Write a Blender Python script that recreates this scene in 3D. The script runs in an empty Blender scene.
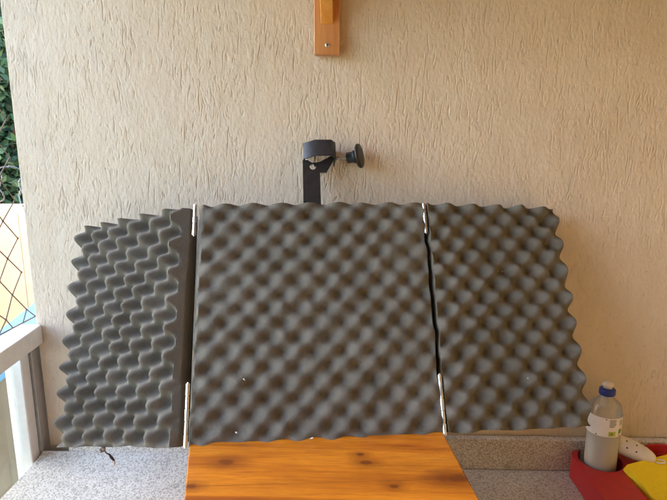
import bpy, bmesh, math, random
import numpy as np
from mathutils import Vector, Matrix
R = math.radians
random.seed(7)
rng = np.random.default_rng(11)
scene = bpy.context.scene
COL = scene.collection

# ---------------------------------------------------------------- helpers
class MB:
    """collects shapes in world space, linked as one mesh object"""
    def __init__(s): s.v = []; s.f = []
    def add(s, vs, fs):
        o = len(s.v); s.v += [tuple(v) for v in vs]; s.f += [tuple(o + i for i in f) for f in fs]; return s
    def box(s, x0, x1, y0, y1, z0, z1, M=None):
        vs = [Vector((x, y, z)) for z in (z0, z1) for y in (y0, y1) for x in (x0, x1)]
        if M is not None: vs = [M @ v for v in vs]
        return s.add(vs, [(0, 2, 3, 1), (4, 5, 7, 6), (0, 1, 5, 4), (2, 6, 7, 3), (0, 4, 6, 2), (1, 3, 7, 5)])
    def prism(s, pts, z0, z1, M=None):
        """pts counter-clockwise in xy, extruded in z"""
        n = len(pts); vs = [Vector((p[0], p[1], z)) for z in (z0, z1) for p in pts]
        if M is not None: vs = [M @ v for v in vs]
        fs = [tuple(reversed(range(n))), tuple(range(n, 2 * n))]
        fs += [(i, (i + 1) % n, n + (i + 1) % n, n + i) for i in range(n)]
        return s.add(vs, fs)
    def lathe(s, prof, n=32, M=None, cap=True):
        """prof = [(r, z)] turned about z"""
        vs = []; fs = []
        for r, z in prof:
            for k in range(n):
                a = 2 * math.pi * k / n; vs.append(Vector((r * math.cos(a), r * math.sin(a), z)))
        for i in range(len(prof) - 1):
            for k in range(n):
                fs.append((i * n + k, i * n + (k + 1) % n, (i + 1) * n + (k + 1) % n, (i + 1) * n + k))
        if cap:
            fs.append(tuple(reversed(range(n)))); fs.append(tuple((len(prof) - 1) * n + k for k in range(n)))
        if M is not None: vs = [M @ v for v in vs]
        return s.add(vs, fs)
    def tube(s, pts, r, n=8):
        pts = [Vector(p) for p in pts]; rs = r if isinstance(r, (list, tuple)) else [r] * len(pts)
        vs = []; fs = []; ref = Vector((0, 0, 1))
        for i, p in enumerate(pts):
            t = (pts[min(i + 1, len(pts) - 1)] - pts[max(i - 1, 0)]).normalized()
            if abs(t.dot(ref)) > .97: ref = Vector((1, 0, 0)) if abs(t.x) < .9 else Vector((0, 1, 0))
            a = t.cross(ref).normalized(); b = t.cross(a).normalized()
            for k in range(n):
                q = 2 * math.pi * k / n; vs.append(p + (a * math.cos(q) + b * math.sin(q)) * rs[i])
        for i in range(len(pts) - 1):
            for k in range(n):
                fs.append((i * n + k, (i + 1) * n + k, (i + 1) * n + (k + 1) % n, i * n + (k + 1) % n))
        fs.append(tuple(range(n))); fs.append(tuple(reversed(range((len(pts) - 1) * n, len(pts) * n))))
        return s.add(vs, fs)
    def build(s, name, mat, parent=None, smooth=False, bevel=0, seg=2, fix=True):
        me = bpy.data.meshes.new(name)
        org = world_loc(parent) if parent else Vector((0, 0, 0))
        me.from_pydata([tuple(Vector(v) - org) for v in s.v], [], s.f)
        if fix:
            bm = bmesh.new(); bm.from_mesh(me); bmesh.ops.recalc_face_normals(bm, faces=bm.faces); bm.to_mesh(me); bm.free()
        me.materials.append(mat)
        if smooth: me.polygons.foreach_set('use_smooth', [True] * len(me.polygons))
        o = bpy.data.objects.new(name, me); COL.objects.link(o)
        if parent: o.parent = parent
        if bevel:
            m = o.modifiers.new('bevel', 'BEVEL'); m.width = bevel; m.segments = seg; m.limit_method = 'ANGLE'; m.angle_limit = R(40)
            me.polygons.foreach_set('use_smooth', [True] * len(me.polygons))
            w = o.modifiers.new('wn', 'WEIGHTED_NORMAL'); w.keep_sharp = True
        return o

def world_loc(o):
    l = Vector((0, 0, 0))
    while o: l += o.location; o = o.parent
    return l

def grid_mesh(name, P, faces_extra, mat, parent=None):
    """P (ny, nx, 3) numpy grid"""
    ny, nx = P.shape[:2]
    org = np.array(world_loc(parent)) if parent else np.zeros(3)
    idx = np.arange(ny * nx).reshape(ny, nx)
    q = np.stack([idx[:-1, :-1], idx[:-1, 1:], idx[1:, 1:], idx[1:, :-1]], -1).reshape(-1, 4)
    V = (P.reshape(-1, 3) - org)
    ev, ef = faces_extra
    if len(ev): V = np.vstack([V, np.array(ev) - org])
    if len(ef): q = np.vstack([q, np.array(ef)])
    me = bpy.data.meshes.new(name)
    me.vertices.add(len(V)); me.vertices.foreach_set('co', V.astype(np.float32).ravel())
    me.loops.add(len(q) * 4); me.loops.foreach_set('vertex_index', q.astype(np.int32).ravel())
    me.polygons.add(len(q)); me.polygons.foreach_set('loop_start', np.arange(0, len(q) * 4, 4, dtype=np.int32))
    me.polygons.foreach_set('use_smooth', np.ones(len(q), dtype=bool))
    me.update(calc_edges=True); me.validate()
    me.materials.append(mat)
    o = bpy.data.objects.new(name, me); COL.objects.link(o)
    if parent: o.parent = parent
    return o

def tag(o, label=None, cat=None, group=None, kind=None):
    if label: o['label'] = label
    if cat: o['category'] = cat
    if group: o['group'] = group
    if kind: o['kind'] = kind
    return o

def thing(name, label, cat, loc=(0, 0, 0), group=None):
    o = bpy.data.objects.new(name, None); o.empty_display_size = .05; COL.objects.link(o); o.location = loc
    return tag(o, label, cat, group)

# ---------------------------------------------------------------- materials
class NT:
    def __init__(s, name):
        s.m = bpy.data.materials.new(name); s.m.use_nodes = True; s.t = s.m.node_tree; s.n = s.t.nodes
        s.p = s.n['Principled BSDF']; s.out = s.n['Material Output']
        s.tc = s.n.new('ShaderNodeTexCoord')
    def link(s, a, b): s.t.links.new(a, b)
    def map(s, scale=(1, 1, 1), rot=(0, 0, 0), loc=(0, 0, 0), src='Object'):
        m = s.n.new('ShaderNodeMapping'); m.inputs['Scale'].default_value = scale; m.inputs['Rotation'].default_value = rot
        m.inputs['Location'].default_value = loc
        s.link(s.tc.outputs[src], m.inputs['Vector']); return m.outputs['Vector']
    def noise(s, vec, scale, detail=4, rough=.55, dist=0, out='Fac'):
        n = s.n.new('ShaderNodeTexNoise'); n.inputs['Scale'].default_value = scale; n.inputs['Detail'].default_value = detail
        n.inputs['Roughness'].default_value = rough; n.inputs['Distortion'].default_value = dist
        s.link(vec, n.inputs['Vector']); return n.outputs[out]
    def voro(s, vec, scale, feature='F1', out='Distance', rand=1):
        n = s.n.new('ShaderNodeTexVoronoi'); n.feature = feature; n.inputs['Scale'].default_value = scale
        n.inputs['Randomness'].default_value = rand
        s.link(vec, n.inputs['Vector']); return n.outputs[out]
    def ramp(s, fac, stops, interp='LINEAR'):
        n = s.n.new('ShaderNodeValToRGB'); n.color_ramp.interpolation = interp
        e = n.color_ramp.elements
        while len(e) < len(stops): e.new(.5)
        for i, (p, c) in enumerate(stops):
            e[i].position = p; e[i].color = (*c, 1) if isinstance(c, (tuple, list)) else (c, c, c, 1)
        s.link(fac, n.inputs['Fac']); return n.outputs['Color']
    def mix(s, fac, a, b, mode='MIX'):
        n = s.n.new('ShaderNodeMix'); n.data_type = 'RGBA'; n.blend_type = mode
        for i, v in ((0, fac), (6, a), (7, b)):
            if isinstance(v, (int, float)): n.inputs[i].default_value = v
            elif isinstance(v, (tuple, list)): n.inputs[i].default_value = (*v, 1)
            else: s.link(v, n.inputs[i])
        return n.outputs[2]
    def math(s, op, a, b=0, c=0, clamp=False):
        n = s.n.new('ShaderNodeMath'); n.operation = op; n.use_clamp = clamp
        for i, v in enumerate((a, b, c)):
            if isinstance(v, (int, float)): n.inputs[i].default_value = v
            else: s.link(v, n.inputs[i])
        return n.outputs[0]
    def bump(s, h, strength=.3, dist=.001, prev=None):
        n = s.n.new('ShaderNodeBump'); n.inputs['Strength'].default_value = strength; n.inputs['Distance'].default_value = dist
        s.link(h, n.inputs['Height'])
        if prev is not None: s.link(prev, n.inputs['Normal'])
        return n.outputs['Normal']
    def set(s, **k):
        names = dict(col='Base Color', rough='Roughness', metal='Metallic', spec='Specular IOR Level', normal='Normal', coat='Coat Weight',
                     coatr='Coat Roughness', sheen='Sheen Weight', sheenr='Sheen Roughness', trans='Transmission Weight', ior='IOR', alpha='Alpha', sss='Subsurface Weight')
        for a, v in k.items():
            i = s.p.inputs[names[a]]
            if isinstance(v, (int, float)): i.default_value = v
            elif isinstance(v, (tuple, list)): i.default_value = (*v, 1)
            else: s.link(v, i)
        return s.m

def plain(name, col, rough=.5, metal=0, var=.12, scale=40, bump=0, **k):
    m = NT(name); v = m.map()
    n = m.noise(v, scale, 5)
    c = m.mix(m.ramp(n, [(.3, 0.0), (.7, 1.0)]), tuple(x * (1 - var) for x in col), tuple(min(1, x * (1 + var)) for x in col))
    r = m.math('MULTIPLY_ADD', n, .2, rough - .1, clamp=True)
    m.set(col=c, rough=r, metal=metal, **k)
    if bump: m.set(normal=m.bump(m.noise(v, scale * 6, 3), .4, bump))
    return m.m

def mat_plaster():
    m = NT('rough_plaster_paint'); v = m.map()
    blot = m.noise(v, 3.2, 5, .6)
    c = m.mix(m.ramp(blot, [(.3, 0.0), (.72, 1.0)]), (.60, .50, .375), (.69, .59, .46))
    sc = m.noise(m.map((1, 1, .35)), 38, 5, .65)
    c = m.mix(m.ramp(sc, [(.42, 0.0), (.75, .32)]), c, (.76, .70, .61))
    spot = m.noise(v, 120, 3, .6)
    c = m.mix(m.ramp(spot, [(.60, 0.0), (.74, .5)]), c, (.40, .33, .25))
    b = m.bump(m.noise(v, 760, 3, .7), .65, .0010)
    b = m.bump(m.noise(v, 330, 4, .65), .5, .0011, b)
    b = m.bump(m.noise(m.map((1, 1, .4)), 130, 5, .6), .35, .0016, b)
    return m.set(col=c, rough=m.ramp(blot, [(.3, .62), (.7, .8)]), normal=b, spec=.35)

def mat_foam():
    m = NT('charcoal_foam'); v = m.map()
    n = m.noise(v, 14, 5, .6)
    c = m.mix(m.ramp(n, [(.3, 0.0), (.75, 1.0)]), (.114, .104, .083), (.168, .155, .128))
    fine = m.noise(v, 900, 2, .7)
    c = m.mix(m.ramp(fine, [(.45, 0.0), (.7, .35)]), c, (.22, .212, .195))
    dust = m.noise(v, 200, 4, .75)
    c = m.mix(m.ramp(dust, [(.66, 0.0), (.74, .55)]), c, (.40, .37, .32))
    b = m.bump(m.noise(v, 1100, 2, .7), .45, .0008)
    b = m.bump(m.noise(v, 330, 3, .7), .4, .0016, b)
    b = m.bump(m.noise(v, 90, 3, .6), .3, .002, b)
    return m.set(col=c, rough=.95, spec=.12, normal=b)

def mat_granite():
    m = NT('speckled_granite'); v = m.map()
    d = m.noise(v, 18, 4, .6, .3)
    base = m.mix(m.ramp(d, [(.35, 0.0), (.65, 1.0)]), (.56, .53, .50), (.68, .66, .63))
    a = m.voro(v, 430, 'F1', 'Color'); g = m.n.new('ShaderNodeRGBToBW'); m.link(a, g.inputs[0])
    c = m.mix(m.ramp(g.outputs[0], [(.30, .85), (.42, 0.0)]), base, (.33, .305, .28))
    c = m.mix(m.ramp(g.outputs[0], [(.58, 0.0), (.72, .8)]), c, (.70, .68, .64))
    f = m.noise(v, 520, 3, .7)
    c = m.mix(m.ramp(f, [(.58, 0.0), (.70, .7)]), c, (.16, .145, .13))
    b = m.bump(m.noise(v, 300, 4, .65), .35, .0010)
    b = m.bump(m.noise(m.map((.35, 1, 1)), 90, 4, .6), .3, .0012, b)
    return m.set(col=c, rough=m.ramp(f, [(.3, .26), (.7, .42)]), normal=b)

def mat_pine(name, dark, mid, light, knots=(), axis='X', gloss=.3, seams=()):
    m = NT(name)
    st = {'X': (.9, 14, 14), 'Z': (14, 14, .9)}[axis]
    v = m.map(st)
    n1 = m.noise(v, 2.2, 6, .6, 1.2)
    n2 = m.noise(m.map(tuple(x * 3 for x in st)), 9, 4, .7)
    c = m.ramp(n1, [(.28, dark), (.5, mid), (.74, light)])
    c = m.mix(m.ramp(n2, [(.42, 0.0), (.72, .6)]), c, dark)
    blot = m.noise(m.map((2.5, 6, 6) if axis == 'X' else (6, 6, 2.5)), 2.3, 4, .6)
    c = m.mix(m.ramp(blot, [(.45, 0.0), (.7, .4)]), c, tuple(x * .62 for x in dark))
    for (kx, ky, kr, w) in knots:
        s = m.n.new('ShaderNodeVectorMath'); s.operation = 'SUBTRACT'; s.inputs[1].default_value = (kx, ky, 0)
        m.link(m.tc.outputs['Object'], s.inputs[0])
        mu = m.n.new('ShaderNodeVectorMath'); mu.operation = 'MULTIPLY'; mu.inputs[1].default_value = (.6, 1, 0); m.link(s.outputs[0], mu.inputs[0])
        L = m.n.new('ShaderNodeVectorMath'); L.operation = 'LENGTH'; m.link(mu.outputs[0], L.inputs[0])
        wob = m.math('MULTIPLY_ADD', m.noise(m.map(), 90, 2), kr * .9, L.outputs['Value'])
        f = m.math('DIVIDE', wob, kr)
        c = m.mix(m.ramp(m.math('MULTIPLY', f, .4), [(.30, w), (.50, w * .85), (.72, 0.0)]), c, (.045, .014, .005))
        c = m.mix(m.ramp(m.math('MULTIPLY', f, .2), [(.2, .75), (.95, 0.0)]), c, tuple(x * .6 for x in dark))
    for sy, slope in seams:
        sep = m.n.new('ShaderNodeSeparateXYZ'); m.link(m.tc.outputs['Object'], sep.inputs[0])
        w = m.math('MULTIPLY_ADD', sep.outputs[0], slope, sy)
        dd = m.math('ABSOLUTE', m.math('SUBTRACT', sep.outputs[1], w))
        c = m.mix(m.ramp(m.math('MULTIPLY', dd, 100), [(.03, .5), (.11, 0.0)]), c, (.12, .035, .008))
    b = m.bump(n2, .25, .0006)
    return m.set(col=c, rough=m.ramp(n2, [(.3, gloss), (.7, gloss + .15)]), normal=b, coat=.3, coatr=.2)

def mat_clear():
    m = NT('clear_plastic'); n = m.n
    tr = n.new('ShaderNodeBsdfTransparent'); tr.inputs[0].default_value = (.93, .94, .93, 1)
    gl = n.new('ShaderNodeBsdfGlossy'); gl.inputs['Roughness'].default_value = .12
    df = n.new('ShaderNodeBsdfDiffuse'); df.inputs[0].default_value = (.7, .7, .68, 1)
    a = n.new('ShaderNodeMixShader'); a.inputs[0].default_value = .22; m.link(tr.outputs[0], a.inputs[1]); m.link(df.outputs[0], a.inputs[2])
    lw = n.new('ShaderNodeLayerWeight'); lw.inputs[0].default_value = .25
    b = n.new('ShaderNodeMixShader'); m.link(m.math('MULTIPLY_ADD', lw.outputs['Fresnel'], .7, .03), b.inputs[0]); m.link(a.outputs[0], b.inputs[1]); m.link(gl.outputs[0], b.inputs[2])
    m.link(b.outputs[0], m.out.inputs['Surface']); return m.m

def mat_pane():
    m = NT('railing_glass'); n = m.n
    tr = n.new('ShaderNodeBsdfTransparent'); tr.inputs[0].default_value = (.93, .94, .92, 1)
    gl = n.new('ShaderNodeBsdfGlossy'); gl.inputs['Roughness'].default_value = .02
    lw = n.new('ShaderNodeLayerWeight'); lw.inputs[0].default_value = .12
    b = n.new('ShaderNodeMixShader'); m.link(lw.outputs['Fresnel'], b.inputs[0]); m.link(tr.outputs[0], b.inputs[1]); m.link(gl.outputs[0], b.inputs[2])
    m.link(b.outputs[0], m.out.inputs['Surface']); return m.m

def mat_leaf():
    m = NT('tree_leaves'); oi = m.n.new('ShaderNodeNewGeometry')
    c = m.ramp(oi.outputs['Random Per Island'], [(0.0, (.020, .052, .032)), (.5, (.038, .095, .052)), (1.0, (.07, .15, .07))])
    return m.set(col=c, rough=.5, spec=.4)

PLASTER = mat_plaster(); FOAM = mat_foam(); GRANITE = mat_granite()
BLACKSTEEL = plain('black_painted_steel', (.022, .022, .025), .38, 0, .25, 120, .0002)
BLACKPLASTIC = plain('black_knob_plastic', (.016, .016, .017), .42, 0, .2, 90, .0002)
ZINC = plain('zinc_plated_steel', (.62, .62, .62), .32, 1, .12, 200)
BACKING = plain('dark_backing_board', (.05, .045, .04), .7, 0, .2, 60)
WHITEALU = plain('white_powder_coat', (.82, .83, .82), .4, 0, .05, 60, .0002)
GREYALU = plain('grey_aluminium', (.42, .42, .42), .42, .5, .08, 60, .0002)
RED = plain('red_moulded_plastic', (.48, .022, .028), .42, 0, .10, 50, .0003)
YELLOW = plain('yellow_sponge_foam', (.88, .66, .012), .9, 0, .05, 160, .0005)
BLUECAP = plain('blue_cap_plastic', (.012, .035, .28), .35, 0, .08, 60)
WHITEPL = plain('white_plastic', (.74, .70, .64), .4, 0, .06, 60)
LABELWHITE = plain('white_label_film', (.78, .77, .74), .35, 0, .04, 60)
LIQUID = NT('milky_detergent'); LIQUID = LIQUID.set(col=(.82, .78, .68), rough=.3, trans=.15, sss=.0, ior=1.36)
CLEAR = mat_clear(); PANE = mat_pane()
NET = plain('black_nylon_twine', (.15, .12, .10), .8, 0, .2, 300)
CREAM = plain('cream_masonry_paint', (.70, .56, .41), .85, 0, .06, 3, .002)
BEIGE = plain('beige_render', (.24, .155, .085), .9, 0, .15, 4, .003)
PALEBLUE = plain('pale_blue_sheet', (.13, .30, .46), .45, 0, .08, 8)  # even pale blue base colour of the shed roof sheet
WIRE = plain('galvanised_wire', (.13, .14, .17), .45, .6, .15, 50)
BARK = plain('tree_bark', (.09, .065, .045), .9, 0, .3, 14, .01)
LEAF = mat_leaf()
EARTH = plain('grassy_earth', (.07, .085, .035), .95, 0, .2, 2, .01)
WARMPAINT = plain('ochre_wall_paint', (.72, .55, .29), .8, 0, .05, 6, .001)  # ochre picked for the warm light it bounces from the unseen walls
DIMPANEL = plain('dim_panel', (.30, .25, .18), .6, 0, .1, 6)  # tone of the added panel that holds back bounced light
TERRACOTTA = plain('terracotta_tiles', (.42, .30, .17), .5, 0, .12, 5)
CEILWOOD = mat_pine('ceiling_pine', (.40, .22, .06), (.55, .32, .10), (.62, .38, .14))
DRY = plain('dry_stem', (.55, .46, .34), .8, 0, .2, 120)
DARKDRY = plain('dark_dry_bud', (.06, .04, .03), .8, 0, .3, 200)
LINT = plain('white_lint', (.72, .70, .66), .9, 0, .1, 200)

# ---------------------------------------------------------------- the textured plaster wall
XL = -.663            # free end of the wall
WT = .16              # its thickness
def plaster_wall():
    x0, x1, z0, z1 = XL, .72, .03, 1.02
    nx, nz = int((x1 - x0) / .00092), int((z1 - z0) / .0020)
    xs = np.linspace(x0, x1, nx); zs = np.linspace(z0, z1, nz)
    dx = xs[1] - xs[0]; dz = zs[1] - zs[0]
    H = np.zeros((nz, nx))
    def smooth_noise(cx, cz):
        a = rng.standard_normal((int((z1 - z0) / cz) + 4, int((x1 - x0) / cx) + 4))
        fx = (xs - x0) / cx; fz = (zs - z0) / cz
        ix = fx.astype(int); iz = fz.astype(int); tx = fx - ix; tz = fz - iz
        tx = tx * tx * (3 - 2 * tx); tz = (tz * tz * (3 - 2 * tz))[:, None]
        g = lambda i, j: a[np.ix_(iz + i, ix + j)]
        return (g(0, 0) * (1 - tx) + g(0, 1) * tx) * (1 - tz) + (g(1, 0) * (1 - tx) + g(1, 1) * tx) * tz
    H += smooth_noise(.12, .2) * .0007 + smooth_noise(.02, .05) * .00014 + smooth_noise(.005, .008) * .00013 + smooth_noise(.0024, .004) * .00013
    dens = smooth_noise(.10, .14)
    G = np.zeros_like(H)
    def stroke(x, z, L, w, d, slant, wig):
        n = max(2, int(L / dz)); k0 = int((z - z0) / dz); walk = 0; vel = 0
        for k in range(n):
            kz = k0 - k
            vel = vel * .5 + rng.normal() * wig * 1.9; walk += vel
            xc = x + slant * k * dz + walk
            if kz < 0 or kz >= nz: continue
            t = k / max(1, n - 1); env = math.sin(math.pi * min(1, .12 + t * .95)) ** .6 if t < .95 else .4
            i0 = max(0, int((xc - x0 - 4.5 * w) / dx)); i1 = min(nx, int((xc - x0 + 4.5 * w) / dx) + 2)
            if i1 <= i0: continue
            q = (xs[i0:i1] - xc) / w
            prof = -d * env * np.exp(-q * q * 1.2) + .20 * d * env * np.exp(-((q - 1.9) / 1.1) ** 2)
            seg = G[kz, i0:i1]
            G[kz, i0:i1] = np.where(np.abs(prof) > np.abs(seg), prof, seg)
    for i in range(9000):
        x = rng.uniform(x0, x1); z = rng.uniform(z0, z1 + .06)
        iz = min(nz - 1, max(0, int((z - z0) / dz))); ix = min(nx - 1, int((x - x0) / dx))
        dn = dens[iz, ix]
        if rng.uniform() > .44 + .52 * dn: continue
        kind = rng.uniform()
        if kind < .10: L, w, d, wg = rng.uniform(.025, .06), rng.uniform(.0006, .0010), rng.uniform(.0010, .0019), .00014
        elif kind < .52: L, w, d, wg = rng.uniform(.008, .024), rng.uniform(.0007, .0012), rng.uniform(.0010, .0019), .00026
        else: L, w, d, wg = rng.uniform(.003, .010), rng.uniform(.0008, .0017), rng.uniform(.0008, .0017), .0004
        sl = rng.normal() * .06 - .03
        stroke(x, z, L, w, d, sl, wg)
        if kind < .52 and rng.uniform() < .45:      # a chip torn off at the end of the scratch
            stroke(x + sl * L + rng.normal() * .0015, z - L * rng.uniform(.3, 1), rng.uniform(.003, .008), rng.uniform(.0012, .0020), d * .9, rng.normal() * .5, .0005)
    H = H + G * .82
    # fade the relief to flat along the border so that the fine sheet meets the rest of the wall
    bx = np.minimum(1, (x1 - xs) / .03); bz = np.minimum(np.minimum(1, (z1 - zs) / .03), (zs - z0) / .02)[:, None]
    H *= np.clip(bx, 0, 1) * np.clip(bz, 0, 1)
    P = np.zeros((nz, nx, 3)); P[..., 0] = xs; P[..., 2] = zs[:, None]; P[..., 1] = -H
    X2, Zb, Zt = 1.2, -.87, 3.0
    idx = np.arange(nz * nx).reshape(nz, nx); n0 = nz * nx
    # rest of the wall in the same mesh: front frame quads, end face, back
    ev = [(x0, 0, Zb), (x1, 0, Zb), (X2, 0, Zb), (X2, 0, z0), (X2, 0, z1), (X2, 0, Zt), (x1, 0, Zt), (x0, 0, Zt),
          (x0, WT, Zb), (X2, WT, Zb), (X2, WT, Zt), (x0, WT, Zt), (x0, WT, z0), (x0, WT, z1), (x0, 0, z0), (x1, 0, z0), (x0, 0, z1), (x1, 0, z1)]
    e = lambda i: n0 + i
    ef = [(e(0), e(1), e(15), e(14)), (e(1), e(2), e(3), e(15)), (e(15), e(3), e(4), e(17)), (e(17), e(4), e(5), e(6)), (e(16), e(17), e(6), e(7)),
          (e(9), e(8), e(11), e(10)), (e(8), e(0), e(14), e(12)), (e(13), e(16), e(7), e(11)), (e(2), e(9), e(10), e(5)), (e(7), e(6), e(5), e(10)), (e(8), e(9), e(2), e(0))]
    # end face follows the relief of the left column
    iL = len(ev)
    ev += [(x0, WT, float(z)) for z in zs]
    for k in range(nz - 1):
        ef.append((e(iL + k), int(idx[k, 0]), int(idx[k + 1, 0]), e(iL + k + 1)))
    o = grid_mesh('plaster_wall', P, (ev, ef), PLASTER)
    # flat shading for the large frame faces
    return tag(o, 'cream wall with vertically scratched rough plaster behind the foam screen', 'wall')
plaster_wall()

# ---------------------------------------------------------------- granite worktop
ct = thing('granite_worktop', 'speckled grey granite worktop running along the plaster wall', 'worktop', (0, -.3, -.87))
b = MB(); b.prism([(-.664, -.001), (-.682, -.147), (-.705, -.56), (1.59, -.56), (1.59, -.001)], -.035, 0)
b.build('slab', GRANITE, ct, bevel=.003)
b = MB(); b.box(-.61, 1.58, -.021, -.004, .0005, .072)
b.build('backsplash', GRANITE, ct, bevel=.002)
b = MB(); vs = []
for (y, z) in ((-.165, .0003), (-.100, .0095), (-.055, .0185), (-.0216, .0285), (-.0216, .0002)):
    vs += [(-.664 + .122 * y + .001, y, z), (-.20, y, z)]
b.add(vs, [(0, 1, 3, 2), (2, 3, 5, 4), (4, 5, 7, 6), (6, 7, 9, 8), (8, 9, 1, 0), (0, 2, 4, 6, 8), (9, 7, 5, 3, 1)])
b.build('sloping_fillet', GRANITE, ct)
b = MB(); b.box(-.62, 1.58, -.50, -.01, -.865, -.036)
b.build('base_cabinet', WARMPAINT, ct, bevel=.003)

# ---------------------------------------------------------------- wooden bench the screen stands on
BT = .2323
bench = thing('wooden_bench', 'low varnished pine bench with knots standing on the worktop', 'bench', (-.03, -.3, 0))
ox, oy = -.03, -.3
kn = [(-.174 - ox, -.361 - oy, .006, .8), (.028 - ox, -.356 - oy, .0045, .95), (.020 - ox, -.336 - oy, .0032, .9), (.064 - ox, -.409 - oy, .0036, .9),
      (.134 - ox, -.390 - oy, .006, .6), (.156 - ox, -.389 - oy, .0075, .95), (-.209 - ox, -.417 - oy, .004, .8)]
PINE = mat_pine('varnished_pine', (.32, .075, .005), (.61, .205, .010), (.74, .30, .024), kn, 'X', .34, seams=((-.104, .075),))
b = MB(); b.prism([(-.2105 + .0012, -.4454), (-.186, -.56), (.186, -.56), (.1724, -.4347), (.155, -.2755), (.135, -.10), (-.262, -.13), (-.241, -.320)], BT - .024, BT - .0006)
b.build('top', PINE, bench, bevel=.0025)
b = MB(); b.box(-.185, -.163, -.53, -.14, .001, BT - .025); b.build('leg_panel', PINE, bench, bevel=.002)
b = MB(); b.box(.105, .127, -.53, -.14, .001, BT - .025); b.build('leg_panel', PINE, bench, bevel=.002)
b = MB(); b.box(-.162, .104, -.31, -.29, .10, BT - .025); b.build('stretcher', PINE, bench, bevel=.002)

# ---------------------------------------------------------------- folding foam screen
RZ, LEAN, PW, PH = .1105, .4729, .40, .398
EX = Vector((math.cos(RZ), math.sin(RZ), 0)); EY = Vector((-math.sin(RZ), math.cos(RZ), 0))
U = EY * math.sin(LEAN) + Vector((0, 0, math.cos(LEAN)))
N = EX.cross(U)                       # front normal
BASE = Vector((-.0438, -.3023, BT))
T = .034                              # mean front to back of panel
screen = thing('folding_acoustic_screen', 'folding three panel screen of charcoal egg crate foam leaning on the bench', 'acoustic screen', BASE)
def foam_panel(name, org, du, dv, nf, w, h, pu, pv, phu, phv, topcut=None, jit=.0, rot=0.0, amp=.0074, ex=.66, backing=True, label=None, base=.0175, chamfer=0, c0=.018):
    """foam slab: back plane through org, wave front; du along width, dv up, nf towards the viewer"""
    nu, nv = int(w / .0021), int(h / .0021)
    uu = np.linspace(0, w, nu); vv = np.linspace(0, h, nv)
    Ug, Vg = np.meshgrid(uu, vv)
    def sn(c):
        a = rng.standard_normal((int(h / c) + 4, int(w / c) + 4)); fx = Ug / c; fz = Vg / c; ix = fx.astype(int); iz = fz.astype(int)
        tx = fx - ix; tz = fz - iz; tx = tx * tx * (3 - 2 * tx); tz = tz * tz * (3 - 2 * tz)
        return (a[iz, ix] * (1 - tx) + a[iz, ix + 1] * tx) * (1 - tz) + (a[iz + 1, ix] * (1 - tx) + a[iz + 1, ix + 1] * tx) * tz
    wu = Ug + sn(.08) * .0022; wv = Vg + sn(.08) * .0022
    ru = wu * math.cos(rot) - wv * math.sin(rot); rv = wu * math.sin(rot) + wv * math.cos(rot)
    s = np.cos(2 * np.pi * (ru / pu + phu)) * np.cos(2 * np.pi * (rv / pv + phv))
    t = (s + 1) / 2
    hgt = base + 2 * amp * (t ** ex) * (1 + .06 * sn(.06)) + sn(.012) * .00045 + sn(.03) * .0006
    if chamfer: hgt = np.minimum(hgt, c0 + (Ug - .006 * (Vg / h)) * chamfer + sn(.03) * .0008)
    # wander of the cut edges (foam cut by hand)
    eu = sn(.02) * .0009; ev_ = sn(.02) * .0009
    A = np.array(du); B = np.array(dv); Nn = np.array(nf); O = np.array(org)
    Vg2 = Vg.copy()
    if topcut is not None: Vg2 = Vg * (1 - topcut * Ug / w)
    P = O + (Ug + eu)[..., None] * A + (Vg2 + ev_)[..., None] * B + hgt[..., None] * Nn
    # close: back vertices ring
    idx = np.arange(nu * nv).reshape(nv, nu); n0 = nu * nv
    ring = list(idx[0, :]) + list(idx[1:, -1]) + list(idx[-1, -2::-1]) + list(idx[-2:0:-1, 0])
    ring = [int(r) for r in ring]
    fl = P.reshape(-1, 3); uv = np.stack([(Ug + eu).ravel(), (Vg2 + ev_).ravel()], 1)
    ev = []; ef = []
    # three rows down the cut side, so the side shades like foam rather than one facet
    rows = [.0, .55, 1.0]
    K = len(ring)
    for f_ in rows[1:]:
        for r in ring:
            a, bb = uv[r]; hh = hgt.ravel()[r]
            ev.append(tuple(O + a * A + bb * B + hh * (1 - f_) * Nn))
    for k in range(K):
        k2 = (k + 1) % K
        ef.append((ring[k2], ring[k], n0 + k, n0 + k2))
        ef.append((n0 + k2, n0 + k, n0 + K + k, n0 + K + k2))
    c = [tuple(O), tuple(O + A * w), tuple(O + A * w + B * h * (1 - (topcut or 0))), tuple(O + B * h)]
    q0 = n0 + len(ev); ev += c; ef.append((q0, q0 + 3, q0 + 2, q0 + 1))
    o = grid_mesh(name, P, (ev, ef), FOAM, screen)
    m = o.data
    bm = bmesh.new(); bm.from_mesh(m); bmesh.ops.recalc_face_normals(bm, faces=bm.faces)
    for e_ in bm.edges:
        if len(e_.link_faces) == 2 and e_.calc_face_angle(0) > .9: e_.smooth = False
    bm.to_mesh(m); bm.free()
    if label: o['label'] = label
    if backing:
        bk = MB()
        o_, a_, b_, n_ = Vector(org), Vector(du), Vector(dv), Vector(nf)
        hh = h
        pts = [(.004, .004), (w - .006, .004), (w - .006, h * (1 - (topcut or 0)) - .006), (.004, h - .006)]
        vs = [o_ + a_ * x + b_ * y + n_ * z for z in (-.0075, -.0005) for x, y in pts]
        bk.add(vs, [(3, 2, 1, 0), (4, 5, 6, 7), (0, 1, 5, 4), (1, 2, 6, 5), (2, 3, 7, 6), (3, 0, 4, 7)])
        bk.build('backing_board', BACKING, o)
    return o
PU, PV = .0485, .0478
Bk = BASE - N * T
mid_l = Bk - EX * (PW / 2); mid_r = Bk + EX * (PW / 2)
foam_panel('foam_panel', mid_l, EX, U, N, PW, PH, PU, PV, -.05, -.40, rot=.0, chamfer=2.2, c0=.0215, label='wide upright middle foam panel')
WL, FL = .257, R(29)
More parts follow.
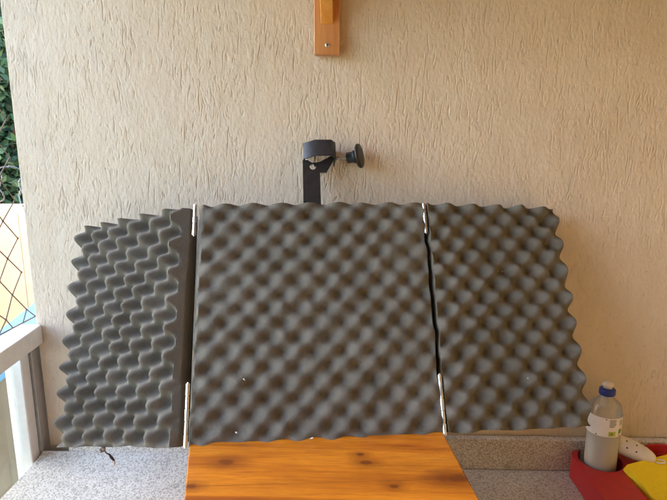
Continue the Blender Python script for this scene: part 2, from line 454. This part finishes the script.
dl = -EX * math.cos(FL) - N * math.sin(FL); nl = N * math.cos(FL) - EX * math.sin(FL)
hl = mid_l - EX * .006
foam_panel('foam_panel', hl, dl, U, nl, WL, PH - .004, PU * .98, PV, -(WL / (PU * .98)) % 1, .17, topcut=-.006, chamfer=1.3, c0=.0225, amp=.0135, ex=.92, label='left foam panel folded back towards the wall')
WR, FR = .256, R(6)
dr = EX * math.cos(FR) - N * math.sin(FR); nr = N * math.cos(FR) + EX * math.sin(FR)
hr = mid_r + EX * .006
foam_panel('foam_panel', hr + U * .002, dr, U, nr, WR, PH - .004, PU, PV, -(WR / PU) % 1, .36, topcut=.001, amp=.0098, ex=.80, label='right foam panel almost in line with the middle one')

def hinge(p, v0, v1, off):
    h = MB(); n = 5; L = (v1 - v0) / n
    for k in range(n):
        a = p + U * (v0 + k * L + .0006) + N * off; c = p + U * (v0 + (k + 1) * L - .0006) + N * off
        h.tube([a, c], .0034 if k % 2 == 0 else .0031, 12)
    h.tube([p + U * (v0 - .0015) + N * off, p + U * (v1 + .0015) + N * off], .0018, 8)
    ho = h.build('hinge', ZINC, screen, smooth=False)
    for side, d, nn in ((0, EX, N), (1, -EX, N)):
        pass
    return ho
for hp, lab in ((mid_l - EX * .0035, 'left'), (mid_r + EX * .0035, 'right')):
    o_ = .030 if lab == 'left' else .026
    hinge(hp, PH - .058, PH - .002, o_); hinge(hp, -.001, .094, o_)

# clamp arm behind the middle panel: a flat strip, an angular pole clamp and a round clamping knob
def SP(a, bb, off=0.0): return Bk + EX * a + U * bb + N * off
clampM = Matrix((( EX.x, U.x, N.x, Bk.x), (EX.y, U.y, N.y, Bk.y), (EX.z, U.z, N.z, Bk.z), (0, 0, 0, 1)))
strip = MB()
strip.add([clampM @ Vector(p) for p in []], []) if False else None
# strip with a round hole: outer polygon + hole ring (bridged)
def plate_with_hole(mb, poly, hc, hr, z0, z1, n=20):
    """poly counter-clockwise, star shaped about hc"""
    out = []; inn = []
    def ray(a):
        d = Vector((math.cos(a), math.sin(a))); best = None
        for i in range(len(poly)):
            p = Vector(poly[i]); q = Vector(poly[(i + 1) % len(poly)]); e = q - p
            den = d.x * e.y - d.y * e.x
            if abs(den) < 1e-12: continue
            w = p - Vector(hc); t = (w.x * e.y - w.y * e.x) / den; s = (w.x * d.y - w.y * d.x) / den
            if t > 0 and -1e-9 <= s <= 1 + 1e-9 and (best is None or t < best): best = t
        return Vector(hc) + d * best
    angs = sorted([2 * math.pi * k / n for k in range(n)] + [math.atan2(p[1] - hc[1], p[0] - hc[0]) % (2 * math.pi) for p in poly])
    for a in angs:
        out.append(ray(a)); rr = hr * (1.0 if not (R(20) < a < R(70)) else .55)
        inn.append(Vector(hc) + Vector((math.cos(a), math.sin(a))) * rr)
    K = len(angs); vs = []
    for z in (z0, z1):
        for p in out: vs.append(clampM @ Vector((p.x, p.y, z)))
        for p in inn: vs.append(clampM @ Vector((p.x, p.y, z)))
    fs = []
    for k in range(K):
        j = (k + 1) % K
        fs += [(k, j, K + j, K + k), (2 * K + k, 3 * K + k, 3 * K + j, 2 * K + j), (k, 2 * K + k, 2 * K + j, j), (K + k, K + j, 3 * K + j, 3 * K + k)]
    mb.add(vs, fs)
st = MB()
plate_with_hole(st, [(-.0145, .30), (.0187, .30), (.0187, .474), (.031, .474), (.0475, .503), (.0475, .512), (.030, .5015), (.018, .495), (.004, .4935), (-.004, .499), (-.0135, .499)], (.0055, .4855), .0062, -.0085, -.0045)
arm = st.build('clamp_arm', BLACKSTEEL, screen)
rg = MB()
ro = [(-.011, -.034), (-.0125, .000), (.010, .015), (.040, .015), (.049, .004), (.049, -.034)]
# the ring's axis runs along U; local (a, n) outline, hollow
def ring(mb, outl, th, v0, v1):
    c = Vector((sum(p[0] for p in outl) / len(outl), sum(p[1] for p in outl) / len(outl)))
    inn = [c + (Vector(p) - c) * (1 - th / (Vector(p) - c).length) for p in outl]; K = len(outl); vs = []
    for v in (v0, v1):
        for p in outl: vs.append(SP(p[0], v, p[1]))
        for p in inn: vs.append(SP(p.x, v, p.y))
    fs = []
    for k in range(K - 1):
        j = k + 1
        fs += [(k, j, 2 * K + j, 2 * K + k), (K + j, K + k, 3 * K + k, 3 * K + j), (k, K + k, K + j, j), (2 * K + k, 2 * K + j, 3 * K + j, 3 * K + k)]
    for k in (0, K - 1): fs.append((k, K + k, 3 * K + k, 2 * K + k))
    mb.add(vs, fs)
ring(rg, [(p[0], p[1] + .004) for p in ro], .0035, .497, .530)
rg.build('clamp_ring', BLACKSTEEL, screen, bevel=.0008)
sc_ = MB(); sc_.tube([SP(.044, .508, -.012), SP(.086, .505, -.012)], .0032, 12)
for k in range(9): sc_.tube([SP(.0515 + k * .0022, .5075 - k * .0002, -.012), SP(.0525 + k * .0022, .5075 - k * .0002, -.012)], .0038, 10)
sc_.build('clamp_screw', ZINC, screen, smooth=True)
kb = MB()
ax = (EX * .9 + N * .42 - U * .02).normalized(); k0 = SP(.0725, .5065, -.0115)
zq = ax.to_track_quat('Z', 'Y').to_matrix().to_4x4(); zq.translation = k0
kb.lathe([(.0085, 0), (.0105, .001), (.0105, .012), (.0125, .0135), (.0125, .0185), (.011, .020), (.0215, .0215), (.0234, .023), (.0236, .0255), (.0226, .0275), (.0190, .0282), (.012, .0285)], 40, zq)
kb.build('clamp_knob', BLACKPLASTIC, screen, smooth=True)

# bits of lint on the foam
def lint(a, bb, off, lab, s=1.0):
    p = BASE + EX * a + U * bb + N * off; m_ = MB(); q = p
    pts = [p + (EX * random.uniform(-.004, .004) + U * random.uniform(-.003, .003) + N * random.uniform(0, .002)) * s for _ in range(4)]
    m_.tube(pts, [.0006 * s, .0011 * s, .0008 * s, .0004 * s], 6)
    tag(m_.build('lint_fleck', LINT, None, smooth=True), lab, 'lint', 'lint flecks caught on the foam')

# ---------------------------------------------------------------- wooden shelf bracket above
br = thing('shelf_bracket', 'orange varnished wooden shelf bracket screwed to the plaster wall', 'shelf bracket', (-.04, -.012, .85))
PINE2 = mat_pine('bracket_pine', (.46, .17, .05), (.60, .27, .09), (.66, .33, .13), (), 'Z', .32)
PINE3 = mat_pine('brace_pine', (.58, .22, .035), (.70, .32, .06), (.76, .40, .10), (), 'Z', .32)
b = MB(); b.box(-.0645, -.0155, -.024, -.0025, .853, 1.19); b.build('back_plate', PINE2, br, bevel=.002)
b = MB(); b.prism([(-.0242, .905), (-.0245, .960), (-.19, 1.1645), (-.19, 1.13)], -.0515, -.0285, Matrix(((0, 0, 1, 0), (1, 0, 0, 0), (0, 1, 0, 0), (0, 0, 0, 1))))
b.build('brace', PINE3, br, bevel=.0015)
b = MB(); b.box(-.053, -.027, -.23, -.0245, 1.165, 1.19); b.build('arm', PINE2, br, bevel=.002)
sm = Matrix.Translation((-.0395, -.0243, .869)) @ Matrix.Rotation(R(90), 4, 'X')
b = MB(); b.lathe([(.0041, -.0005), (.0041, .0006), (.0030, .0013)], 20, sm)
sw = b.build('screw', ZINC, br, smooth=False)
b = MB(); b.box(-.0026, .0026, -.0006, .0006, .0012, .0016, sm); b.box(-.0006, .0006, -.0026, .0026, .0012, .0016, sm)
b.build('screw_slot', BLACKPLASTIC, sw)
b = MB(); b.lathe([(.0041, -.0005), (.0041, .0006), (.0030, .0013)], 20, Matrix.Translation((-.0395, -.0243, 1.12)) @ Matrix.Rotation(R(90), 4, 'X')); b.build('screw', ZINC, br)

# ---------------------------------------------------------------- red sink tidy, bottle, scrubber, sponge
BXC, BYC = .5215, -.058
tidy = thing('sink_tidy', 'red plastic sink tidy holding the bottle, scrubber and sponge', 'sink tidy', (.6, -.12, 0))
def tidy_mesh():
    def rounded(x0, x1, y0, y1, r, n=6):
        pts = []
        for cx, cy, a0 in ((x1 - r, y0 + r, -90), (x1 - r, y1 - r, 0), (x0 + r, y1 - r, 90), (x0 + r, y0 + r, 180)):
            for k in range(n + 1):
                a = R(a0 + 90 * k / n); pts.append((cx + r * math.cos(a), cy + r * math.sin(a)))
        return pts
    body = MB(); body.prism(rounded(.470, .735, -.215, -.024, .022), .001, .052); bo = body.build('tray', RED, tidy)
    cut = MB(); cut.lathe([(.0415, .006), (.0425, .08)], 48, Matrix.Translation((BXC, BYC, 0)))
    c1 = cut.build('cutter', RED, tidy)
    cut = MB(); cut.prism(rounded(.549, .722, -.203, -.096, .006), .008, .09); c2 = cut.build('cutter', RED, tidy)
    cut = MB(); cut.prism(rounded(.590, .722, -.080, -.034, .010), .030, .09); c3 = cut.build('cutter', RED, tidy)
    for c in (c1, c2, c3):
        m = bo.modifiers.new('cut', 'BOOLEAN'); m.object = c; m.operation = 'DIFFERENCE'; m.solver = 'EXACT'
    m = bo.modifiers.new('bevel', 'BEVEL'); m.width = .0028; m.segments = 3; m.limit_method = 'ANGLE'; m.angle_limit = R(35)
    dg = bpy.context.evaluated_depsgraph_get(); dg.update()
    me = bpy.data.meshes.new_from_object(bo.evaluated_get(dg))
    bo.modifiers.clear(); bo.data = me
    me.polygons.foreach_set('use_smooth', [True] * len(me.polygons))
    w = bo.modifiers.new('wn', 'WEIGHTED_NORMAL')
    for c in (c1, c2, c3): bpy.data.objects.remove(c)
tidy_mesh()
# raised back rim of the right compartment
b = MB(); pts = [(.585, -.030, .050)] + [(.60 + .11 * k / 10, -.029, .052 + .020 * math.sin(math.pi * k / 10) ** .7) for k in range(11)] + [(.722, -.030, .050)]
vs = []; 
for (x, y, z) in pts: vs += [(x, y - .003, .045), (x, y - .003, z), (x, y + .003, z), (x, y + .003, .045)]
fs = []
for k in range(len(pts) - 1):
    for j in range(4): fs.append((k * 4 + j, k * 4 + (j + 1) % 4, k * 4 + 4 + (j + 1) % 4, k * 4 + 4 + j))
fs += [(0, 1, 2, 3), tuple(len(vs) - 4 + j for j in (3, 2, 1, 0))]
b.add(vs, fs); b.build('back_rim', RED, tidy, bevel=.0015)

bot = thing('detergent_bottle', 'clear detergent bottle of milky liquid with a blue cap in the red tidy', 'bottle', (BXC, BYC, .0065))
bz = .0065
Mb = Matrix.Translation((BXC, BYC, bz)) @ Matrix.Diagonal((.94, .88, .93, 1))
prof = [(.0, .0), (.028, .0), (.0325, .003), (.0338, .010), (.0335, .05), (.0333, .115), (.0338, .121), (.0338, .165), (.0325, .176), (.0285, .186), (.0205, .194), (.0135, .199), (.0120, .203), (.0120, .208)]
b = MB(); b.lathe(prof, 48, Mb, cap=False); body = b.build('bottle_body', CLEAR, bot, smooth=True)
b = MB(); b.lathe([(.0, .002), (.0275, .002), (.0315, .005), (.0327, .011), (.0324, .05), (.0322, .1195), (.0, .1197)], 48, Mb, cap=False)
b.build('liquid', LIQUID, bot, smooth=True)
def lab_patch(name, mat, a0, a1, z0, z1, r, parent, n=24):
    m_ = MB(); vs = []; fs = []
    for k in range(n + 1):
        a = R(a0 + (a1 - a0) * k / n)
        for z in (z0, z1): vs.append(Mb @ Vector((r * math.cos(a), r * math.sin(a), z)))
    for k in range(n): fs.append((2 * k, 2 * k + 2, 2 * k + 3, 2 * k + 1))
    m_.add(vs, fs); o = m_.build(name, mat, parent, smooth=True, fix=False)
    return o
lb = lab_patch('label', LABELWHITE, -205, 25, .1215, .1645, .0345, bot, 40)
INK = plain('label_ink', (.10, .12, .16), .5); GREEN = plain('label_green', (.16, .34, .05), .5); YGR = plain('label_lime', (.45, .50, .06), .5); REDI = plain('label_red', (.30, .03, .04), .5)
RL = .0347
for k in range(7): lab_patch('print', INK, -98, -98 + (22, 24, 20, 24, 23, 21, 16)[k], .160 - k * .0026, .1614 - k * .0026, RL, lb, 8)
lab_patch('print', YGR, -99, -74, .124, .1345, RL, lb, 8); lab_patch('print', GREEN, -93, -84, .1265, .132, RL + .0002, lb, 8)
lab_patch('print', GREEN, -62, -45, .1285, .1385, RL, lb, 8)
for k in range(4): lab_patch('print', INK, -60, -44, .157 - k * .003, .1585 - k * .003, RL, lb, 8)
lab_patch('print', REDI, -60, -55, .1232, .1258, RL, lb, 4); lab_patch('print', INK, -141, -136, .1225, .1255, RL, lb, 4); lab_patch('print', REDI, -112, -108, .1605, .163, RL, lb, 4)
b = MB(); b.lathe([(.0085, .176), (.0105, .178), (.0110, .200), (.0095, .2085)], 24, Mb); b.build('neck_plug', WHITEPL, bot, smooth=True)
b = MB(); b.lathe([(.0145, .2045), (.0162, .2055), (.0166, .209), (.0164, .2165), (.0150, .2185), (.0105, .2195)], 36, Mb)
cp = b.build('cap', BLUECAP, bot, smooth=True)
b = MB(); b.lathe([(.0090, .2190), (.0090, .2235), (.0105, .2245), (.0108, .2295), (.0085, .2320), (.004, .2326)], 28, Mb); b.build('spout', WHITEPL, cp, smooth=True)

scr = thing('scrubber', 'white rounded plastic scrubber with dark holes lying beside the bottle', 'scrubber', (.60, -.075, .07))
pa = Vector((.553, -.045, .086)); pb = Vector((.6145, -.0845, .071)); dax = (pb - pa).normalized()
sq = dax.to_track_quat('Z', 'Y').to_matrix().to_4x4(); sq.translation = pa
L = (pb - pa).length
pr = [(.0001, -.012), (.009, -.010), (.0155, -.003), (.0182, .010), (.0188, .026), (.0180, .042), (.0160, .056), (.0125, .067), (.0075, .0745), (.0001, .077)]
b = MB(); b.lathe(pr, 36, sq, cap=False); b.build('body', WHITEPL, scr, smooth=True)
HOLE = plain('hole_dark', (.03, .025, .02), .8)
side = sq.to_3x3()
for (s, a) in ((.008, 0), (.024, 0), (.041, 0), (.020, -40), (.038, -42)):
    # direction from axis towards the viewer, slightly above
    v = Vector((-.45, -.80, .40)); v = (v - dax * v.dot(dax)).normalized(); v = Matrix.Rotation(R(a), 3, dax) @ v
    rr = np.interp(s, [p[1] for p in pr], [p[0] for p in pr])
    mm = v.to_track_quat('Z', 'Y').to_matrix().to_4x4(); mm.translation = pa + dax * s + v * (rr - .0006)
    b = MB(); b.lathe([(.0016, 0), (.0016, .0008)], 12, mm); b.build('hole', HOLE, scr)
cordp = []
for k in range(15):
    a = R(-160 + 320 * k / 14); cordp.append(pb + dax * (.0095 - .009 * math.cos(a) * -1) + Vector((.003, .006, 0)) * math.sin(a) + Vector((0, 0, .001 + .004 * math.cos(a))))
b = MB(); b.tube(cordp, .0014, 8); b.build('cord_loop', WHITEPL, scr, smooth=True)

sp = MB()
sx = Vector((.938, .346, .0)).normalized(); sy = Vector((.12, -.87, -.42)); sy = (sy - sx * sy.dot(sx)).normalized(); sz = sx.cross(sy) * -1
corner = Vector((.549, -.104, .072)); cen = corner + sx * .066 + sy * .046 - sz * .009
spM = Matrix(((sx.x, -sy.x, sz.x, cen.x), (sx.y, -sy.y, sz.y, cen.y), (sx.z, -sy.z, sz.z, cen.z), (0, 0, 0, 1)))
def rbox(mb, hx, hy, hz, r, M):
    pts = []
    for cx, cy, a0 in ((hx - r, -hy + r, -90), (hx - r, hy - r, 0), (-hx + r, hy - r, 90), (-hx + r, -hy + r, 180)):
        for k in range(5): a = R(a0 + 22.5 * k); pts.append((cx + r * math.cos(a), cy + r * math.sin(a)))
    mb.prism(pts, -hz, hz, M)
rbox(sp, .066, .046, .009, .003, spM)
spo = tag(sp.build('sponge', YELLOW, None, bevel=.001), 'yellow rectangular sponge resting at the front of the red tidy', 'sponge')

# ---------------------------------------------------------------- small things on the worktop and foam
lint(-.1124, .0973, .004, 'white lint fleck low on the middle foam panel near its left hinge', 1.0)
lint(-.1238, .0167, .006, 'white lint fleck at the bottom left edge of the middle foam panel', 1.0)
lint(-.0098, .0061, .004, 'white lint fleck at the bottom centre edge of the middle foam panel', .9)
lint(.3317, .2658, -.006, 'tiny white lint fleck in the upper half of the right foam panel', .55)
lint(.3532, .0828, -.008, 'tiny white lint fleck in the lower half of the right foam panel', .55)
fs_ = thing('frayed_string', 'short frayed dark string with a pale tuft hanging under the left foam panel', 'string', (-.407, -.258, .186))
b = MB()
for k in range(7):
    q = Vector((-.4075 + random.uniform(-.0035, .0035), -.2605 + random.uniform(-.002, .002), .1855 + random.uniform(-.003, .003)))
    b.lathe([(.0003, -.003), (.0026, -.0016), (.0034, .0004), (.0022, .0022), (.0003, .003)], 8, Matrix.Translation(q) @ Matrix.Rotation(random.uniform(0, 3), 4, 'X'))
b.build('tuft', plain('pale_tuft', (.30, .28, .25), .95, 0, .3, 300, .002), fs_, smooth=True)
b = MB(); b.tube([(-.405, -.261, .185), (-.400, -.263, .1795), (-.396, -.2625, .1775), (-.3925, -.263, .172), (-.389, -.262, .166)], [.0008, .0011, .0014, .0024, .0016], 8); b.build('cord', DARKDRY, fs_, smooth=True)
b = MB(); b.tube([(-.389, -.262, .1665), (-.3885, -.2625, .162), (-.3900, -.262, .1555)], [.0012, .0018, .0004], 7)
b.build('frayed_end', DRY, fs_, smooth=True)

# ---------------------------------------------------------------- balcony railing and net
rail = thing('balcony_railing', 'white metal balcony railing with glass panes at the open end of the wall', 'railing', (-.70, -.02, -.87))
def skew(y): return -.006 * 0 + .045 * (-y)          # the rail is not quite square to the wall
def rbar(name, x0, x1, y0, y1, z0, z1, mat, bev=.002):
    m_ = MB(); k = .11 if name == 'top_rail' else 0
    vs = [(x - k * y, y, z) for z in (z0, z1) for y in (y0, y1) for x in (x0, x1)]
    m_.add(vs, [(0, 2, 3, 1), (4, 5, 7, 6), (0, 1, 5, 4), (2, 6, 7, 3), (0, 4, 6, 2), (1, 3, 7, 5)])
    return m_.build(name, mat, rail, bevel=bev)
rbar('top_rail', -.700, -.652, -1.745, -.0015, .272, .313, WHITEALU, .003)
rbar('bottom_rail', -.712, -.680, -1.745, -.052, -.80, -.76, WHITEALU)
rbar('wall_channel', -.690, -.6675, -.022, .022, -.86, .2715, GREYALU, .0015)
rbar('post', -.7095, -.6725, -.052, -.024, -.86, .2715, WHITEALU, .003)
rbar('post', -.7095, -.6725, -.90, -.855, -.86, .2715, WHITEALU, .003)
rbar('post', -.7095, -.6725, -1.74, -1.695, -.86, .2715, WHITEALU, .003)
rbar('glass_pane', -.698, -.690, -.853, -.054, -.755, .25, PANE, 0)
rbar('glass_pane', -.698, -.690, -1.693, -.902, -.755, .25, PANE, 0)

net = MB(); XN = -.688; s = .04
def twine(p, q):
    net.tube([p, q], .00125, 5)
ys = (-1.74, .06); zs = (.315, 1.72)
rows = int((zs[1] - zs[0]) / s); cols = int((ys[1] - ys[0]) / s)
nodes = {}
for i in range(rows + 1):
    for j in range(cols + 1):
        if (i + j) % 2 == 0:
            nodes[i, j] = Vector((XN + random.uniform(-.004, .004), ys[1] - .045 - j * s + random.uniform(-.004, .004), zs[0] + .025 + i * s + random.uniform(-.004, .004) - .0))
for (i, j), p in nodes.items():
    for dj in (-1, 1):
        q = nodes.get((i + 1, j + dj))
        if q is not None and (j < 24 or i % 1 == 0): twine(p, q)
    if j < 12: net.lathe([(.0004, -.0026), (.0022, -.001), (.0022, .001), (.0004, .0026)], 6, Matrix.Translation(p))
# the free ends go to a border cord along the rail
net.tube([(XN, ys[0], .318), (XN, ys[1], .318)], .0016, 6)
for (i, j), p in nodes.items():
    if i == 0: twine(p, Vector((XN, p.y - .022, .318))); twine(p, Vector((XN, p.y + .022, .318)))
tag(net.build('safety_net', NET, None, fix=False), 'dark knotted diamond mesh safety net closing the balcony opening', 'net')

# ---------------------------------------------------------------- the balcony around, unseen surfaces set for the light they bounce or block
def struct(name, mb, mat, bev=0):
    return tag(mb.build(name, mat, None, bevel=bev), kind='structure')
struct('floor', MB().box(-.85, 1.2+.15, -1.4, .16, -1.02, -.871), TERRACOTTA)
struct('ceiling', MB().box(-.60, 1.2, -1.4+.001, -.001, 1.2, 1.2+.1), CEILWOOD)  # unseen; set low and cut short at the left to shape the skylight
tag(MB().box(-.80, .4-.001, -1.4-.2, -1.4-.002, -.87, 1.3).build('dim_bounce_panel', DIMPANEL), 'unseen dark panel added opposite the plaster wall to limit bounced light', 'wall')  # added unseen panel, dark so this end bounces less light
tag(MB().box(.4, 1.2+.15, -1.4-.2, -1.4-.002, -.87, 1.3).build('house_wall', WARMPAINT), 'unseen ochre house wall opposite the plaster wall, placed to bounce warm light', 'wall')  # unseen; colour and distance set for a warm bounce
tag(MB().box(1.2+.002, 1.2+.15, -1.4, .16, -.87, 3.0).build('side_wall', WARMPAINT), 'unseen ochre side wall at the inner end, placed to bounce warm light', 'wall')  # unseen; set close to feed warm light to the right side
tag(MB().box(-7, -3.1, 1.6, 3.0, -3.6, 7).build('sun_blocker', CREAM), 'tall unseen block added left of the garden to keep sun off the worktop', 'light blocker')  # added out of view to stop direct sun reaching the worktop

# ---------------------------------------------------------------- outside
GZ = -3.6
g = MB(); g.add([(-60, -40, GZ), (60, -40, GZ), (60, 80, GZ), (-60, 80, GZ)], [(0, 1, 2, 3)]); struct('ground', g, EARTH)
tag(MB().box(-9, -3.314, 4.0, 4.16, GZ, .160).box(-3.312, -1.0, 4.004, 4.164, GZ, .085).build('garden_wall', CREAM, None, bevel=.01), 'sunlit cream garden wall stepping down under coiled razor wire', 'wall')
leanto = thing('lean_to_shed', 'beige walled lean to shed with a pale blue sheet roof', 'shed', (-1.8, 1.3, GZ))
b = MB(); b.prism([(-1.25, -.6), (-1.60, 1.14), (-1.80, 2.20), (-2.04, 2.15), (-1.90, 1.60), (-1.45, -.6)], GZ + .0, -.345); b.build('wall', BEIGE, leanto)
b = MB(); b.prism([(-1.22, -.65), (-1.57, 1.14), (-1.79, 2.30), (-2.10, 2.30), (-1.94, 1.652), (-1.40, -.65)], -.343, -.30); b.build('roof', PALEBLUE, leanto, bevel=.004)

rz = MB(); pts = []
for k in range(int(26 * 24)):
    a = 2 * math.pi * k / 24; x = -8.6 + k / 24 * .26
    rad = .17 * (1 + .12 * math.sin(k * .37)); pts.append((x + .07 * math.sin(a * 2), 4.08 + rad * .7 * math.sin(a), .16 + .19 + rad * math.cos(a) - (.05 if x > -3.3 else 0)))
rz.tube(pts, .007, 5)
for k in range(0, len(pts), 4):
    p = Vector(pts[k]); d = Vector((random.uniform(-1, 1), random.uniform(-1, 1), random.uniform(-1, 1))).normalized() * .03
    rz.tube([p - d, p, p + d], [.002, .008, .002], 4)
tag(rz.build('razor_wire', WIRE, None, fix=False), 'coiled grey razor wire along the top of the cream garden wall', 'razor wire')

def stem_plant():
    t = thing('dry_climber', 'pale dry thorny stem rising in front of the beige shed wall', 'dry plant', (-1.18, .38, GZ))
    m_ = MB(); P0 = [Vector((-1.18, .38, GZ))] + [Vector((-1.17 + .03 * math.sin(k * .9), .40 + .02 * math.cos(k * 1.7), GZ + .1 + k * .22)) for k in range(16)]
    m_.tube(P0, [.010 - .0004 * k for k in range(len(P0))], 7); m_.build('stem', DRY, t, smooth=True)
    for k in range(9, 16):
        p = P0[k]
        for s_ in (-1, 1):
            m2 = MB(); q = p + Vector((s_ * random.uniform(.04, .10), random.uniform(-.08, .08), random.uniform(.05, .12)))
            m2.tube([p, (p + q) / 2 + Vector((0, 0, .01)), q], [.004, .003, .0012], 5)
            m2.build('twig', DRY, t, smooth=True)
stem_plant()

def tree(loc, h, cr, n, lab, seed):
    rg_ = random.Random(seed); t = thing('tree', lab, 'tree', loc, 'trees beyond the garden wall')
    L0 = Vector(loc); m_ = MB(); pts = [L0 + Vector((rg_.uniform(-.12, .12) * k, rg_.uniform(-.12, .12) * k, h * .55 * k / 5)) for k in range(6)]
    m_.tube(pts, [.20 - .022 * k for k in range(6)], 9)
    tips = []
    for k in range(11):
        p = pts[rg_.choice((2, 3, 4, 5))]; a = rg_.uniform(0, 6.28); q = L0 + Vector((cr * .8 * math.cos(a), cr * .8 * math.sin(a), h * rg_.uniform(.35, .95)))
        mid = (p + q) / 2 + Vector((0, 0, rg_.uniform(.1, .5))); m_.tube([p, mid, q], [.08, .05, .015], 6); tips += [mid, q]
    m_.build('trunk', BARK, t, smooth=True)
    c = MB(); clumps = [L0 + Vector((rg_.gauss(0, cr * .48), rg_.gauss(0, cr * .48), h * rg_.uniform(.22, 1.0))) for _ in range(46)] + tips
    for k in range(n):
        o_ = rg_.choice(clumps); p = o_ + Vector((rg_.gauss(0, .30), rg_.gauss(0, .30), rg_.gauss(0, .24)))
        a = Vector((rg_.gauss(0, 1), rg_.gauss(0, 1), rg_.gauss(0, .7))).normalized(); w = a.orthogonal().normalized(); w = Matrix.Rotation(rg_.uniform(0, 6.28), 3, a) @ w
        l = rg_.uniform(.045, .10); c.add([p - a * l, p + w * l * .42, p + a * l, p - w * l * .42], [(0, 1, 2, 3)])
    c.build('crown', LEAF, t, fix=False)
tree((-5.3, 6.4, GZ), 6.6, 1.5, 38000, 'dense dark green tree right behind the cream garden wall', 1)
tree((-7.4, 8.6, GZ), 8.4, 1.9, 40000, 'taller dark tree farther back behind the left end of the garden wall', 2)
tree((-3.2, 9.4, GZ), 7.2, 1.7, 16000, 'dark tree hidden behind the plaster wall end', 3)

# ---------------------------------------------------------------- light
SUN_EL, SUN_ROT = 30, -56
w = bpy.data.worlds.new('World'); scene.world = w; w.use_nodes = True
nt = w.node_tree; bg = nt.nodes['Background']
sky = nt.nodes.new('ShaderNodeTexSky'); sky.sky_type = 'NISHITA'; sky.sun_disc = False
sky.sun_elevation = R(SUN_EL); sky.sun_rotation = R(SUN_ROT); sky.air_density = 1.0; sky.dust_density = 3.0; sky.ozone_density = .9
nt.links.new(sky.outputs[0], bg.inputs['Color']); bg.inputs['Strength'].default_value = .15
sd = Vector((math.sin(R(SUN_ROT)) * math.cos(R(SUN_EL)), math.cos(R(SUN_ROT)) * math.cos(R(SUN_EL)), math.sin(R(SUN_EL))))
sl = bpy.data.lights.new('sun', 'SUN'); sl.energy = 2.7; sl.angle = R(.5); sl.color = (1, .93, .82)
so = bpy.data.objects.new('sun', sl); COL.objects.link(so); so.rotation_euler = (-sd).to_track_quat('-Z', 'Y').to_euler(); so.location = (0, -6, 9)

# ---------------------------------------------------------------- camera
cam = bpy.data.cameras.new('camera'); co = bpy.data.objects.new('camera', cam); COL.objects.link(co); scene.camera = co
cam.sensor_fit = 'HORIZONTAL'; cam.sensor_width = 36; cam.lens = 36 * 513 / 667; cam.clip_start = .02; cam.clip_end = 500
co.location = (0, -1.03, .672); co.rotation_euler = (R(90 - 10.7), 0, R(1.6))

vs_ = scene.view_settings; vs_.view_transform = 'Standard'; vs_.look = 'None'; vs_.gamma = 1; vs_.use_curve_mapping = False; vs_.exposure = 3.66
scene.render.engine = 'CYCLES'
cy = scene.cycles
cy.use_denoising = True; cy.denoiser = 'OPENIMAGEDENOISE'
cy.max_bounces = 14; cy.diffuse_bounces = 8; cy.glossy_bounces = 4; cy.transmission_bounces = 6; cy.transparent_max_bounces = 16
cy.use_adaptive_sampling = True; cy.adaptive_threshold = .008; cy.sample_clamp_indirect = 8
